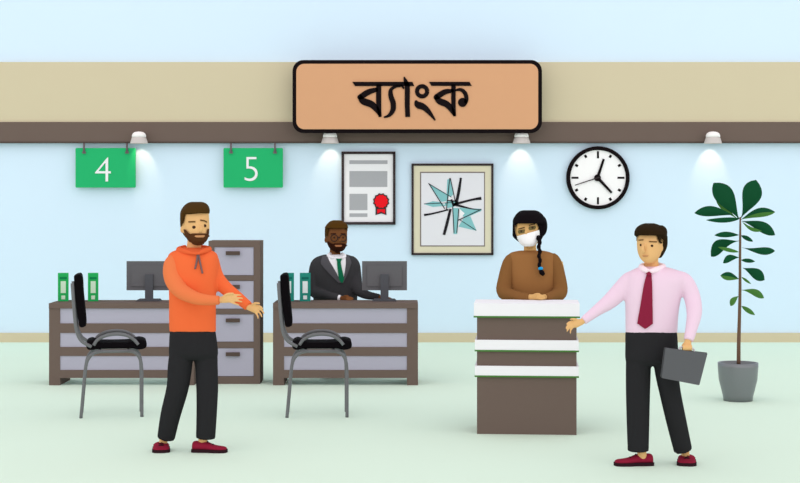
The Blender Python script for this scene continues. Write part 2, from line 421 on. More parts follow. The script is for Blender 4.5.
# ------------------------------------------------------------------ reception counter
QY = ground(434.5); QD = .45
t = thing('reception_counter', (P(527, 0, QY).x, QY, 0), 'brown reception counter with a white top and two white bands', 'counter')
X = lambda q: P(q, 0, QY).x; Z = lambda q: P(0, q, QY).z
zt = H-(299.6-HZ)*(QY+QD)/F
m = MB(); m.box(X(477), X(576.3), QY, QY+QD, 0, Z(317.5)); m.build('counter_body', BROWN, t)
def band(name, y0, y1, o, top=None):
    z1 = top or Z(y0)
    b = MB().box(X(477-o), X(576.3+o), QY-o/130, QY+QD+(0 if not top else .005), Z(y1), z1).build(name, WHITE, t)
    MB().box(X(477-o-.3), X(576.3+o+.3), QY-o/130-.003, QY+QD, Z(y1+1.6), Z(y1)).build('green_edging', GEDGE, b)
band('counter_top', 0, 316, 3, zt); band('white_band', 340, 350, 2); band('white_band', 366, 375.6, 2)
t.rotation_euler = (0, 0, -math.atan2(t.location.x, QY))

# ------------------------------------------------------------------ potted plant
VY = ground(400.5); VS = F/VY
POT = mat('pot_metal', (124, 128, 131), rough=.35, spec=.5, metal=.35); TRK = mat('trunk', (112, 88, 72), var=.06, scale=30)
LDK = mat('leaf_dark', (20, 76, 46), var=.05); LOL = mat('leaf_olive', (74, 124, 58), var=.05)
base = (P(738, 0, VY).x, VY, 0)
t = thing('potted_plant', base, 'tall leafy plant with a bare thin trunk in a grey pot', 'plant')
r0, r1 = 14.3/VS, 20/VS; ph = 38/VS
m = MB(); lathe(m, base, [(r0, 0), (r0*1.06, .05), (r1*.95, ph*.55), (r1, ph*.9), (r1, ph), (r1-.015, ph), (r1-.02, ph-.04)], 40); m.build('pot', POT, t)
m = MB(); lathe(m, base, [(r1*.8, ph-.08), (r1-.018, ph-.035), (.02, ph-.028)], 30); m.build('soil', mat('soil', (70, 52, 40), var=.1, scale=40), t)
Vp = lambda x, y, d=0: P(x, y, VY+d)
m = MB(); pts = crom([(738.6,364,2.1),(738.8,340,2.0),(739.4,318,1.8),(740,290,1.6),(740,262,1.4),(740.2,235,1.2),(740.3,217,.9)], 5)
tube(m, [Vp(p[0], p[1]) for p in pts], [p[2]/VS*.95 for p in pts], 12); m.build('trunk', TRK, t)
def leaf(bx, by, tx, ty, w1, w2, bend, dep, m1=0, m2=0, peak=.6):
    """w1 half width on the upper/left edge, w2 on the other; bend bows the midrib; dep = tip depth in m"""
    N = 14; M = 3; dx, dy = tx-bx, ty-by; L = math.hypot(dx, dy); nx, ny = dy/L, -dx/L
    if ny > 0 or (abs(ny) < .2 and nx > 0 and False): nx, ny = -nx, -ny
    def wf(u): return max(.04, math.sin(math.pi*min(1, u**(math.log(.5)/math.log(peak))))**.75) if 0 < u < 1 else .04
    V = []; Fc = []; mi = []
    for side in (0, 1):
        for i in range(N+1):
            u = i/N; cx = bx+dx*u+nx*bend*math.sin(math.pi*u); cy = by+dy*u+ny*bend*math.sin(math.pi*u)
            for j in range(-M, M+1):
                q = j/M; ww = (w1 if q > 0 else w2)*wf(u)
                d = dep*u-.05*math.sin(math.pi*u)+abs(q)*ww/VS*.45+(.008*(1-abs(q)**2)*min(1, 3*(1-u)+.1) if side else 0)+.0
                V.append(Vp(cx+nx*ww*q, cy+ny*ww*q, d))
    n1 = (N+1)*(2*M+1)
    for i in range(N):
        for j in range(2*M):
            a_ = i*(2*M+1)+j; q = [a_, a_+1, a_+2*M+2, a_+2*M+1]
            mm = m1 if j >= M else m2
            Fc.append(q); mi.append(mm); Fc.append([k+n1 for k in reversed(q)]); mi.append(mm)
    for i in range(N):
        for j in (0, 2*M):
            a_ = i*(2*M+1)+j; Fc.append([a_, a_+2*M+1, a_+2*M+1+n1, a_+n1]); mi.append(m1 if j else m2)
    for j in range(2*M):
        for i in (0, N):
            a_ = i*(2*M+1)+j; Fc.append([a_, a_+1, a_+1+n1, a_+n1]); mi.append(m1)
    mb = MB(); mb.v = V; mb.f = Fc; mb.mi = mi; mb.sm = [k < 4*N*M for k in range(len(Fc))]
    mb.build('leaf', [LDK, LOL], t)
for L in ((739,219,713.5,183,10.5,9,1,.10,0,0,.66),(738.5,219.5,715.5,196.5,3,3.2,-1.8,.16,1,1,.68),(741,218,756,180,10.5,9.5,-2,-.05,0,0,.68),
          (733,215,694.5,213,6,4.5,2,-.12,0,0,.62),(740,218.5,706,220,2.2,3,-.5,-.22,0,0,.45),(741,219.5,775,212,5,4.5,2.5,-.20,0,1,.62),
          (742,221,775,235,6,5,2,.12,0,0,.65),(742,221.5,762,231,1.2,2.5,-2,.02,1,1,.6),(739,235,714.5,235.2,3,2.8,.5,-.15,0,0,.55),(741,235.5,753,241.5,2.4,2,0,-.12,0,0,.5),
          (739,241,711,256.5,7.5,5.5,4.5,.10,0,0,.68),(739,252,718,247,1.6,2.4,0,-.15,1,1,.5),(742,247.5,775,251,4,3.8,-1.5,-.10,0,0,.7),
          (739,257.5,723,263,3.5,3.5,2.5,-.18,0,0,.6),(741,260,755,261.5,2.2,2,0,.14,0,0,.5),(743,268,764.5,280,5.5,5.5,1.5,-.12,0,0,.65),
          (739,279,720.5,275.5,4.2,4.2,.8,-.1,0,1,.6),(741.5,277,751,284,1.3,1.3,0,-.14,1,1,.5),(741.5,290,764,298,3.6,3.6,2.2,.1,1,1,.66),
          (738.5,296,730.5,306,2.8,3.2,1.5,-.1,1,1,.6),(741.5,306,755,315,2.4,2.4,0,-.12,1,1,.5)):
    leaf(*L)

# ------------------------------------------------------------------ people
class Fig:
    def __init__(s, Y0): s.Y0 = Y0; s.s = F/Y0
    def p(s, x, y, d=0): return P(x, y, s.Y0+d/s.s)
    def loft(s, mb, rows, e=2.0, n=36, sub=4):
        """rows (y, xl, xr, dfront, dback) in px"""
        rr = crom(rows, sub); rg = []
        for y, a, b, f, k in rr:
            cx, rx, cd, rd = (a+b)/2, (b-a)/2, (f+k)/2, (k-f)/2; r_ = []
            for i in range(n):
                t_ = 2*math.pi*i/n; c, s_ = math.cos(t_), math.sin(t_)
                r_.append(s.p(cx+rx*math.copysign(abs(c)**(2/e), c), y, cd+rd*math.copysign(abs(s_)**(2/e), s_)))
            rg.append(r_)
        mb.rings(rg)
    def limb(s, mb, pts, n=16, sub=5, k=1.0, round_end=False):
        """pts (x, y, d, r) or (x,y,d,r,rdepth) in px"""
        q = [p if len(p) == 5 else (*p, p[3]*k) for p in pts]; q = crom(q, sub)
        W = [s.p(*p[:3]) for p in q]; rg = []; prev = None
        for i, p in enumerate(q):
            T = (W[min(i+1, len(W)-1)]-W[max(i-1, 0)]).normalized()
            ref = Vector((0,1,0)) if abs(T.y) < .93 else Vector((0,0,1))
            a = T.cross(ref).normalized(); b = T.cross(a).normalized()
            if prev is not None and a.dot(prev) < 0: a, b = -a, -b
            prev = a
            r1, r2 = p[3]/s.s, p[4]/s.s
            rg.append([W[i]+a*math.cos(2*math.pi*j/n)*r1+b*math.sin(2*math.pi*j/n)*r2 for j in range(n)])
            if i == len(q)-1 and round_end:
                for h in (.5, .86, .97):
                    c = math.sqrt(1-h*h); rg.append([W[i]+T*h*r1+(v-W[i])*c for v in rg[len(q)-1]])
        mb.rings(rg)
    def ball(s, mb, x, y, d, rx, ry=None, rd=None, n=16):
        ry = ry or rx; rd = rd or rx; rg = []
        for i in range(1, 12):
            a = math.pi*i/12
            rg.append([s.p(x+rx*math.sin(a)*math.cos(2*math.pi*j/n), y-ry*math.cos(a), d+rd*math.sin(a)*math.sin(2*math.pi*j/n)) for j in range(n)])
        mb.rings(rg)
    def surf(s, rows, grow=0, e=2.0):
        rr = crom(rows, 6)
        def f(x, y):
            if y <= rr[0][0]: r_ = rr[0]
            elif y >= rr[-1][0]: r_ = rr[-1]
            else:
                for i in range(len(rr)-1):
                    if rr[i][0] <= y <= rr[i+1][0]:
                        t_ = (y-rr[i][0])/max(1e-6, rr[i+1][0]-rr[i][0]); r_ = tuple(a+(b-a)*t_ for a, b in zip(rr[i], rr[i+1])); break
            _, a, b, fr, bk = r_
            cx, rx, cd, rd = (a+b)/2, (b-a)/2+grow, (fr+bk)/2, (bk-fr)/2+grow
            q = min(1, abs((x-cx)/rx)); return cd-rd*(1-q**e)**(1/e)
        return f
    def patch(s, mb, rows, surf, t=.6, inset=.6, nx=10, sub=4):
        """closed shell over surf; rows (y, xl, xr) or with skew (y, xl, xr, dyr)"""
        rr = crom([r if len(r) == 4 else (*r, 0) for r in rows], sub) if len(rows) > 2 else [r if len(r) == 4 else (*r, 0) for r in rows]
        V = []; n = nx+1
        for off in (-t, inset):
            for y, a, b, sk in rr:
                for i in range(n):
                    x = a+(b-a)*i/nx; yy = y+sk*i/nx
                    V.append(s.p(x, yy, surf(x, yy)+off))
        m_ = len(rr)*n; Fc = []
        for i in range(len(rr)-1):
            for j in range(nx):
                q = [i*n+j, i*n+j+1, (i+1)*n+j+1, (i+1)*n+j]; Fc.append(q); Fc.append([k+m_ for k in reversed(q)])
            for j in (0, nx): Fc.append([i*n+j, (i+1)*n+j, (i+1)*n+j+m_, i*n+j+m_])
        for j in range(nx):
            for i in (0, len(rr)-1): Fc.append([i*n+j, i*n+j+1, i*n+j+1+m_, i*n+j+m_])
        mb.add(V, Fc, False)
def fuse(mb, name, m_, parent, voxel, smooth=4, fac=.5):
    """melt overlapping closed pieces into one continuous skin"""
    o = mb.build(name+'_raw', m_, parent)
    r = o.modifiers.new('r', 'REMESH'); r.mode = 'VOXEL'; r.voxel_size = voxel; r.use_smooth_shade = True
    if smooth: k = o.modifiers.new('s', 'SMOOTH'); k.iterations = smooth; k.factor = fac
    dg = bpy.context.evaluated_depsgraph_get(); me = bpy.data.meshes.new_from_object(o.evaluated_get(dg))
    old = o.data; bpy.data.objects.remove(o); bpy.data.meshes.remove(old)
    me.name = name; me.materials.clear(); me.materials.append(m_)
    for p in me.polygons: p.use_smooth = True; p.material_index = 0
    ob = bpy.data.objects.new(name, me); COL.objects.link(ob); ob.parent = parent; ob['_o'] = tuple(parent['_o'])
    return ob
def shoe(parent, x, y, head, L, wd, m_up, m_sole, name='shoe', z=0, hgt=.085):
    """heel at (x, y); head = heading in degrees, 0 = +x, -90 = towards the camera"""
    a = math.radians(head); dx, dy = math.cos(a), math.sin(a)
    def pt(l, s_, z_): return (x+dx*l-dy*s_, y+dy*l+dx*s_, z+z_)
    prof = [(.0, .60, .80), (.04, .84, .97), (.15, .96, 1.0), (.36, .92, .98), (.48, .92, .82), (.6, .98, .58), (.75, 1.0, .44), (.88, .90, .38), (.96, .66, .30), (1.0, .30, .2)]
    prof = crom(prof, 3)
    def rings(z0, z1f, grow):
        rg = []
        for l, wf, hf in prof:
            r_ = []; ww = wd/2*wf+grow; top = z1f(hf)
            for k in range(16):
                t_ = 2*math.pi*k/16; c, s_ = math.cos(t_), math.sin(t_)
                zz = z0+(top-z0)*(.5+.5*math.copysign(abs(s_)**.7, s_))
                taper = 1-.35*max(0, s_)*hf
                r_.append(pt((l-.5)*(L+2*grow)+L/2, ww*math.copysign(abs(c)**.7, c)*taper, zz))
            rg.append(r_)
        return rg
    m = MB(); m.rings(rings(.014, lambda h_: .02+(hgt-.02)*h_, 0)); up = m.build(name, m_up, parent)
    m = MB(); rg = []
    for l, wf, hf in prof:
        ww = wd/2*wf+.004
        rg.append([pt((l-.5)*(L+.01)+L/2, sx*ww, zz) for sx, zz in ((-1, 0.0), (1, 0.0), (1, .022), (-1, .022))])
    m.rings(rg, smooth=False); m.build('sole', m_sole, up)
    m = MB()
    for l in (.44, .52, .60):
        hf = [p for p in prof if p[0] >= l][0][2]
        tube(m, [pt(l*L, -wd*.16, .02+(hgt-.02)*hf*.93), pt(l*L, 0, .024+(hgt-.02)*hf), pt(l*L, wd*.16, .02+(hgt-.02)*hf*.93)], .004, 6)
    m.build('laces', m_sole, up)
    return up

def hand(f, mb, wrist, palm, fingers, thumb, wr=3.2, fr=1.15):
    """wrist/palm (x,y,d,r); fingers list of joints lists; all in px"""
    f.limb(mb, [wrist, palm], k=.55, round_end=True)
    for fg in fingers: f.limb(mb, [(*p, fr*(1-.12*i)) for i, p in enumerate(fg)], n=10, sub=4, round_end=True)
    f.limb(mb, [(*p, fr*1.2*(1-.12*i)) for i, p in enumerate(thumb)], n=10, sub=4, round_end=True)

SK1 = mat('skin_light', (229, 183, 124)); TRO = mat('trouser_black', (42, 42, 44)); SH = mat('shoe_burgundy', (142, 32, 56)); SOLE = mat('shoe_sole', (48, 28, 34))
EYE = mat('eye_dark', (70, 50, 38)); EYW = mat('lips', (196, 142, 98))

def face_bits(f, body, hs, brows, eyes, mouth, browm, nose=None, lip=EYW):
    for b in brows:
        m = MB(); x0, x1, y, h, tl = b
        f.patch(m, [(y, x0, x1, tl), (y+h, x0, x1, tl)], hs, t=.7, nx=6); m.build('eyebrow', browm, body)
    for x, y, r_ in eyes:
        m = MB(); f.ball(m, x, y, hs(x, y)+.1, r_, r_*.9, .9); m.build('eye', EYE, body)
    if mouth:
        m = MB(); f.patch(m, mouth, hs, t=1.2, nx=8); m.build('mouth', lip, body)

# ---- man in orange
YA = ground(452.5); f = Fig(YA)
t = thing('person', (P(192, 0, YA).x, YA, 0), 'bearded person in an orange hooded sweatshirt and black trousers, gesturing with both hands', 'person')
HA = [(203.5,192,201,4,16),(206,186,206,-3,22),(211,183,208.5,-8,25),(220,182.5,209.3,-11,25),(230,183,209.5,-12,23),(237,186,208,-12,20),(241.5,190,205,-10,14),(243.3,194,201,-6,6)]
m = MB(); f.loft(m, HA)
f.limb(m, [(195,236,6,7),(194,246,7,7.2),(193,256,7,8)])
f.limb(m, [(200.4,225,-11,1.0,1.0),(201.4,229,-13.2,1.4,1.6),(200.6,231,-12.4,1.6,1.4)], round_end=True)    # nose
f.ball(m, 182.2, 229.5, 8, 2.0, 3.6, 2.6)
f.loft(m, [(250,184,203,-3,14),(256,172,212,-7,16),(275,173,211,-10,17),(300,174,211,-9,16),(330,175,211,-9,16),(345,174,212,-10,17),(352,180,206,-8,14)])
f.limb(m, [(173,262,2,6),(174,278,-4,6.4),(181,290,-14,5.5),(196,298,-26,4.5),(209,300,-32,3.6),(221,300,-35,2.9)], k=.9)
f.limb(m, [(211,262,8,5.5),(216,277,8,5.5),(226,289,2,4.8),(237,298,-5,4),(249,307.5,-12,3)], k=.9)
f.limb(m, [(181,345,2,9),(178,388,4,8),(171,415,6,6),(165,434,14,4.6),(162.2,447,17,3.8)]); f.limb(m, [(205,345,2,9),(206.5,390,2,8),(206,415,2,6),(204,434,4,5),(201.2,448,5,4.2)])
f.limb(m, [(162.2,446,17,3.2),(161.9,448.2,15,2.6)]); f.limb(m, [(201,447.6,5,3.4),(208,449,4,2.6),(214,449.6,3,2.2)])
hand(f, m, (220,300,-35,3.2), (229,298.6,-37,4.2), [
    [(231,295.6,-38),(236,294.9,-39),(241,295.2,-38)], [(231,297.8,-38),(237,297.9,-40),(242.5,298.3,-39)], [(231,300,-38),(237,300.9,-40),(241.8,301.7,-39)], [(230,301.8,-38),(235,303.6,-39),(238.8,305,-38)]],
    [(222.5,297.5,-37),(227,294.2,-39),(233,293.4,-40)])
hand(f, m, (249,307.5,-12,3.2), (254.5,308.5,-14,4.4), [
    [(256,305.5,-15),(260,306.2,-17),(262.5,308.6,-18)], [(257,308,-15),(261.5,310,-17),(263.8,313.4,-18)], [(256.5,310.5,-15),(260,313,-17),(261.8,316.6,-18)], [(255,312,-14),(257.3,315,-16),(258.2,318.2,-17)]],
    [(252,304.5,-15),(256,303,-18),(259.5,303.5,-19)])
body = fuse(m, 'body', SK1, t, .0055, 3)
hs = f.surf(HA); hg = f.surf(HA, .5)
HRA = mat('hair_brown', (72, 50, 20), var=.04, scale=40); BRD = mat('beard_brown', (84, 52, 30))
m = MB(); f.loft(m, [(201.8,191,202,6,14),(203,187.5,205.5,0,20),(205.5,184.2,208.3,-6,26),(209,181.6,209.7,-11.5,28.5),(212.6,180.2,209.8,-13,29),(213.4,180,209.8,-12.6,29),(214.2,180,209,4,29),(226,180.3,207,6,28),(234,183,206,9,25),(239,187,203,12,20)])
f.patch(m, [(212,181,209.3,-.8),(215.4,181.2,209.2,-3.2)], f.surf(HA, .9), t=.5, nx=20)
f.patch(m, [(212,180.4,186,0),(219,180.3,184,0),(226,180.8,183.3,0)], f.surf(HA, 1.2), t=.6, nx=5)
f.ball(m, 182.6, 217, 2, 2.2, 6, 8)
fuse(m, 'hair', HRA, t, .0055, 2)
m = MB()
f.patch(m, [(229.5,183.3,185.2),(232,184,188),(234.3,184.6,191.5),(235.3,185.2,208.8),(237.5,186,208.3),(240,187.6,207.2),(242,189.6,205.6),(243.2,192,203.6)], f.surf(HA, .6), t=1.0, nx=22)
f.patch(m, [(233.4,192,206),(234.4,190,209),(235.8,187.5,208.8)], f.surf(HA, .6), t=1.1, nx=16)
f.patch(m, [(229,207.6,209.2),(234,206.8,209.2)], f.surf(HA, .6), t=.9, nx=5)
f.limb(m, [(197.8,240,-5,7.6,5),(197.8,242.9,-3,6.4,4.4)], round_end=False)
m.build('beard', BRD, t)
BRW = mat('brow_brown', (104, 76, 44))
face_bits(f, body, hs, [(188.3,195.4,221.2,1.4,-.2),(200.3,205.2,219.4,1.4,.8),(205,207.2,220.4,1.4,1)], [(194,227.2,1.8),(204.7,225.8,1.8)], None, BRW)
m = MB(); f.patch(m, [(235.4,195.4,204.4,-.3),(236.4,194.6,205,-.3),(237.4,196.6,203.4,0)], f.surf(HA, .6), t=1.7, nx=8); m.build('mouth', EYW, body)
OR = mat('sweatshirt_orange', (239, 111, 62)); OR_LIT = mat('sleeve_orange_lit', (232, 126, 76)); ORD = mat('hood_orange', (232, 103, 58))  # front sleeve: same cloth, drawn shading put in as a lighter orange
TA = [(247.5,183,205,-1,16),(250,176,211,-6,19),(254,169,217,-10,21),(262,167,218.5,-13,22),(280,168.5,217,-15,21),(300,169,216,-14,21),(320,169,216,-14,21),(332,169.5,216,-14,21)]
m = MB(); f.loft(m, TA, e=2.3)
f.limb(m, [(211,260,8,8),(216,277,8,8),(226,288.5,2,7),(237,297,-5,6),(248.5,306.3,-12,5)], k=.95)
fuse(m, 'sweatshirt', OR, t, .008, 3)
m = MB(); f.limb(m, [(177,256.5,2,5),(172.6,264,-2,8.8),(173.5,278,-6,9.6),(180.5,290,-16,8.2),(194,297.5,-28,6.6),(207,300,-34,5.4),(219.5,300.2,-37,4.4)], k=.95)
tag(fuse(m, 'sleeve', OR_LIT, t, .007, 2), 'orange sleeve coloured lighter by drawn shading')
m = MB()
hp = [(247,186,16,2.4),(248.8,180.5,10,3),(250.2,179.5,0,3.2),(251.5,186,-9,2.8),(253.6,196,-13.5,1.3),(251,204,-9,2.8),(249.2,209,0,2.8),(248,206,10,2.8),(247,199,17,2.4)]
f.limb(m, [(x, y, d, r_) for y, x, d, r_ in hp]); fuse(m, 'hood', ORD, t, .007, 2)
ts = f.surf(TA, 0, 2.3); GST = mat('string_grey', (120, 100, 102)); 
m = MB()
for pts in ([(197.5,253.5),(197,260),(195,269)], [(198.5,254),(200,262),(202.5,273.5)], ): f.limb(m, [(x, y, ts(x, y)-1.6, .9) for x, y in pts], n=8)
m.build('drawstring', GST, t)
TR = [(329,170.5,215,-13,20),(334,169.5,216,-13,20),(345,169,217.5,-14,21),(355,169,218,-13,20),(360,173,214,-9,15)]
m = MB(); f.loft(m, TR, e=2.3)
f.limb(m, [(181.5,350,2,11.8),(180,366,2,12.3),(177.5,388,4,11.2),(170.5,415,9,10.2),(166,438,15,9)]); f.limb(m, [(206,350,3,11.5),(206.5,366,3,11.4),(207.2,390,2,11),(206.6,415,2,10.3),(205.6,438,4,9.8)])
fuse(m, 'trousers', TRO, t, .008, 2)
sa = shoe(t, P(161.3, 0, YA+.17).x, YA+.17, -82, .20, .12, SH, SOLE, hgt=.056)
sb = shoe(t, P(192.3, 0, YA).x, YA+.04, -8, .245, .105, SH, SOLE, hgt=.078)

# ---- man in pink shirt
YB = ground(466.3); f = Fig(YB)
t = thing('person', (P(652, 0, YB).x, YB, 0), 'person in a pink shirt, dark red tie and black trousers, reaching towards the counter', 'person')
HB = [(226,642,656,4,16),(228.5,638,661,-4,22),(234,636.8,663,-9,26),(242,636.8,663,-12,26),(250,637.3,662,-12.5,24),(256,639,660,-12.5,20),(260.5,642,656.5,-11,13),(263.6,646,653,-7,5)]
m = MB(); f.loft(m, HB)
f.limb(m, [(651,255,6,6.8),(651.5,264,7,7.2),(652,274,7,8)])
f.limb(m, [(643.8,244,-11,1.2,1.0),(642.6,249,-14.5,1.7,1.8),(643.2,251.5,-13.5,2.2,1.5)], round_end=True)
f.ball(m, 661.0, 248, 2, 2.3, 3.8, 3)
f.loft(m, [(269,642,662,-3,14),(276,632,676,-7,16),(295,631,675,-10,17),(332,631,673,-9,16),(350,631,673,-10,17),(358,640,664,-8,14)])
f.limb(m, [(630,279,4,5.5),(619.5,291,4,5.8),(609,301.5,0,4.8),(596,311.5,-6,4),(582,321.7,-12,2.9)], k=.9)
f.limb(m, [(684,280,2,5.5),(692,297,-2,5.8),(693.5,312,-12,5),(691,328,-20,4),(687.7,342,-27,3.3)], k=.9)
f.limb(m, [(638.5,350,2,9),(638,390,3,8),(638,420,3,6.2),(641,446,4,5),(643,461,5,4.2)]); f.limb(m, [(664,350,2,9),(669,392,3,8),(676,422,6,6.2),(684,446,16,4.7),(686,459.5,20,3.8)])
f.limb(m, [(643,461.4,5,3.4),(636,463,4,2.6),(629,464,3,2.2)]); f.limb(m, [(686,459,20,3.2),(686.2,461,18,2.6)])
hand(f, m, (582,321.7,-12,3.2), (576,323.6,-14,4.3), [
    [(573.5,326.5,-15),(571,329.5,-16),(570.3,333,-17)], [(572.5,325,-15),(569,328,-17),(567.2,331.3,-18)], [(572,323.5,-15),(568,325.4,-17),(566,328.2,-18)], [(573,321.8,-15),(569.5,322,-16),(566.8,324,-17)]],
    [(578,320.2,-14),(574,319,-17),(570.5,319.3,-18)])
# fist closed around the briefcase handle
f.limb(m, [(688,341,-27,3.4),(687.6,346,-28,4.0)], k=.62, round_end=True)
for q in range(4):
    x = 683.6+q*2.5
    f.limb(m, [(x,345,-31,1.2),(x,348.2,-32.3,1.2),(x,350.3,-29.5,1.1),(x,349.2,-26.5,1.0)], n=10, sub=4, round_end=True)
f.limb(m, [(684.2,343.5,-27,1.5),(682.6,347,-25.5,1.4),(683.5,350,-24.5,1.2)], n=10, sub=4, round_end=True)
body = fuse(m, 'body', SK1, t, .0055, 3)
hs = f.surf(HB)
HRB = mat('hair_dark_brown', (42, 30, 14), var=.04, scale=40)
m = MB(); f.loft(m, [(223.2,645,654,8,16),(224.6,640.5,658.5,0,22),(227.4,636.6,662.4,-8,28),(231,634.6,666,-14,31),(234,634.2,667,-15,32),(235.4,634.4,667.3,-14.5,32),(236.4,638,667.6,6,32),(246,644,667.4,8,30),(254,648,664,10,27),(258,650,661,12,24)])
sbs = f.surf(HB, 1.2)
f.ball(m, 660.5, 232.5, 8, 7, 7.5, 14)
f.patch(m, [(233,653,664),(236,656.5,665),(240,658,666),(244,660,666)], lambda x, y: sbs(min(x, 663.5), y), t=.7, nx=6)
f.patch(m, [(233,634.8,638.6),(237,635,637.8),(241,635.6,637.4)], sbs, t=.7, nx=4)
fuse(m, 'hair', HRB, t, .0055, 2)
face_bits(f, body, hs, [(638.6,643.4,239.6,1.1,-.4),(649.2,657,241,1.1,.4)], [(641,245,1.4),(652,245.8,1.4)], [(255.4,642,648.6),(256.8,643,647.4)], BRW)
PK = mat('shirt_pink', (235, 209, 226)); PKL = mat('collar_pink', (251, 231, 240)); TIE = mat('tie_red', (136, 36, 62)); BELT = TRO
TB = [(266.5,641,664,-1,15),(269,634,674,-6,18),(273,628,684,-10,20),(280,625.5,688,-13,21),(292,625,683,-15,21),(310,625.3,679,-15,21),(333.5,625.5,677.3,-14,21)]
m = MB(); f.loft(m, TB, e=2.3)
f.limb(m, [(637,273.6,5,5),(629.5,280,4,8.4),(621,290,4,9),(610,301,0,8),(597,310.5,-6,5.8),(583.3,321,-12,4.2)], k=.9)
f.limb(m, [(677,274.6,5,5),(685,281.5,2,8.2),(691.8,296,-2,8.4),(694.3,312,-12,7.8),(691.8,327,-20,6.2),(688.4,340.5,-27,5)], k=.9)
fuse(m, 'shirt', PK, t, .008, 3)
m = MB()
f.limb(m, [(651,264.5,20,3),(661.5,266,14,3.2),(662.5,267.5,4,3.2),(657,269.5,-7,3.2),(650,271.5,-12,2.2)])
f.limb(m, [(651,264.5,20,3),(643,266,14,3.2),(641.5,267.5,4,3.2),(643.5,269,-7,3.2),(648,271.5,-12,2.2)])
fuse(m, 'collar', PKL, t, .006, 1)
ts = f.surf(TB, 0, 2.3)
m = MB(); f.patch(m, [(274.5,646.6,651.6),(285,643.8,652.2),(305,640.4,652.6),(322,637.4,652.8),(324,638,652.4),(328.6,644.6,646)], ts, t=1.8, nx=8)
f.patch(m, [(271,645.2,652.4),(275.5,647,651)], ts, t=3.2, nx=8); m.build('necktie', TIE, t)
m = MB(); f.loft(m, [(330,626.5,676,-12.5,19),(333.5,625.3,677.2,-14,20.5),(345,625.2,678,-14,21),(360,625.5,678.5,-13,20),(366,630,674,-9,15)], e=2.3)
f.limb(m, [(638.5,352,2,12.6),(638.3,370,3,12.6),(638,392,3,12.2),(638,420,3,11.5),(638.2,451,4,10.6)]); f.limb(m, [(665,352,2,12.2),(666.5,370,2,12),(670,392,3,10.8),(676.5,422,8,10.2),(683,450,16,9.4)])
fuse(m, 'trousers', TRO, t, .008, 2)
shoe(t, P(653.5, 0, YB).x, YB+.06, 187, .258, .105, SH, SOLE, hgt=.078)
shoe(t, P(686.6, 0, YB+.19).x, YB+.19, -100, .20, .125, SH, SOLE, hgt=.056)

# ---- briefcase (held, a thing of its own)
fb = f; CASE = mat('briefcase_grey', (94, 96, 99)); CASD = mat('briefcase_edge', (66, 68, 71)); HWH = mat('handle_pale', (214, 216, 220))
bt = thing('briefcase', fb.p(684, 381, -28), 'dark grey briefcase held by the man in pink shirt', 'briefcase')
def cbox(mb, pts, d0, d1):
    q = [fb.p(x, y, (d0+d1)/2) for x, y in pts]
    mb.prism([(p.x, p.z) for p in q], q[0].y-(d1-d0)/2/fb.s, (d1-d0)/fb.s)
m = MB(); cbox(m, [(664.8,348.4),(665.6,347.8),(706,352.8),(706.4,353.6),(698.6,384),(697.6,384.6),(661.8,377.6),(661.2,376.8)], -33, -23); m.build('case', CASE, bt)
m = MB(); cbox(m, [(664.6,347.6),(706.9,352.6),(698.4,385.1),(661,377.7)], -28.8, -27.2); m.build('seam', CASD, bt)
m = MB(); fb.limb(m, [(679.3,350.5,-28,1.0),(680,347.6,-28,1.0),(682.5,347.2,-28,1.0),(691.5,348.4,-28,1.0),(693.8,349.4,-28,1.0),(694,352.5,-28,1.0)], n=10); m.build('handle', HWH, bt)

# ---- woman behind the counter
YW = 12.97; f = Fig(YW); gy = HZ+H*f.s
t = thing('person', (P(533, 0, YW).x, YW, 0), 'person in brown top and white face mask with long black braid, behind the counter', 'person')
HW = [(213,522,534,4,14),(216,518,539,-4,20),(222,515.5,541,-8,23),(230,515,540.5,-11,23),(237,517,540,-11,20),(243,520.5,537.5,-10,15),(246.5,524.5,533.5,-7,9),(247.8,527,531.5,-4,5)]
SKW = mat('skin_tan', (216, 174, 112))
m = MB(); f.loft(m, HW)
f.limb(m, [(530,240,5,6),(530,248,6,6.2),(530.5,258,6,7.5)])
f.limb(m, [(526.5,229,-10,1,1),(526,233,-12.5,1.5,1.6)], round_end=True)
f.loft(m, [(253,520,541,-3,12),(260,511,552,-6,13),(280,514,552,-8,13),(310,513,553,-9,14),(330,512,554,-9,15),(345,516,550,-8,13)])
f.limb(m, [(508,262,2,4.8),(505.5,278,0,4.8),(506.5,291,-8,4.2),(518,295.8,-24,3.2),(531,297,-33,2.6)])
f.limb(m, [(558,262,2,4.8),(560.5,278,0,4.8),(558.6,291,-8,4.2),(551,295.8,-24,3.2),(544,297,-33,2.6)])
f.limb(m, [(522,335,2,9),(521,370,2,7.5),(520,395,3,5.2),(520,gy-8,4,4)]); f.limb(m, [(544,335,2,9),(545,370,2,7.5),(546,395,3,5.2),(546,gy-8,4,4)])
f.limb(m, [(520,gy-7,4,4),(519,gy-4,-10,3.2)]); f.limb(m, [(546,gy-7,4,4),(547,gy-4,-10,3.2)])
hand(f, m, (531,297,-33,2.6), (536,297,-35,3.0), [
    [(537,295.4,-36),(541,295.2,-37),(544.5,296.2,-37)], [(537,296.6,-37),(541.5,296.8,-39),(545.5,297.6,-39)], [(537,297.6,-38),(541,298.2,-41),(544.6,298.6,-41)], [(536,298.2,-38),(539.5,299,-42),(542.5,299.2,-42)]],
    [(533,295.4,-34),(536,293.9,-36),(539.5,293.8,-37)], fr=.95)
hand(f, m, (544,297,-33,2.6), (540,297.4,-32,2.6), [
    [(538,296.4,-32),(535,296.2,-31),(532,297,-30)], [(538,297.4,-32),(534,297.6,-31),(531,298,-30)], [(538,298.2,-32),(535,298.6,-31),(532,298.8,-30)], [(539,298.8,-33),(536,299.2,-33),(534,299.3,-33)]],
    [(541,295.6,-33),(538.5,294.6,-34),(536,294.6,-34)], fr=.95)
body = fuse(m, 'body', SKW, t, .0055, 3)
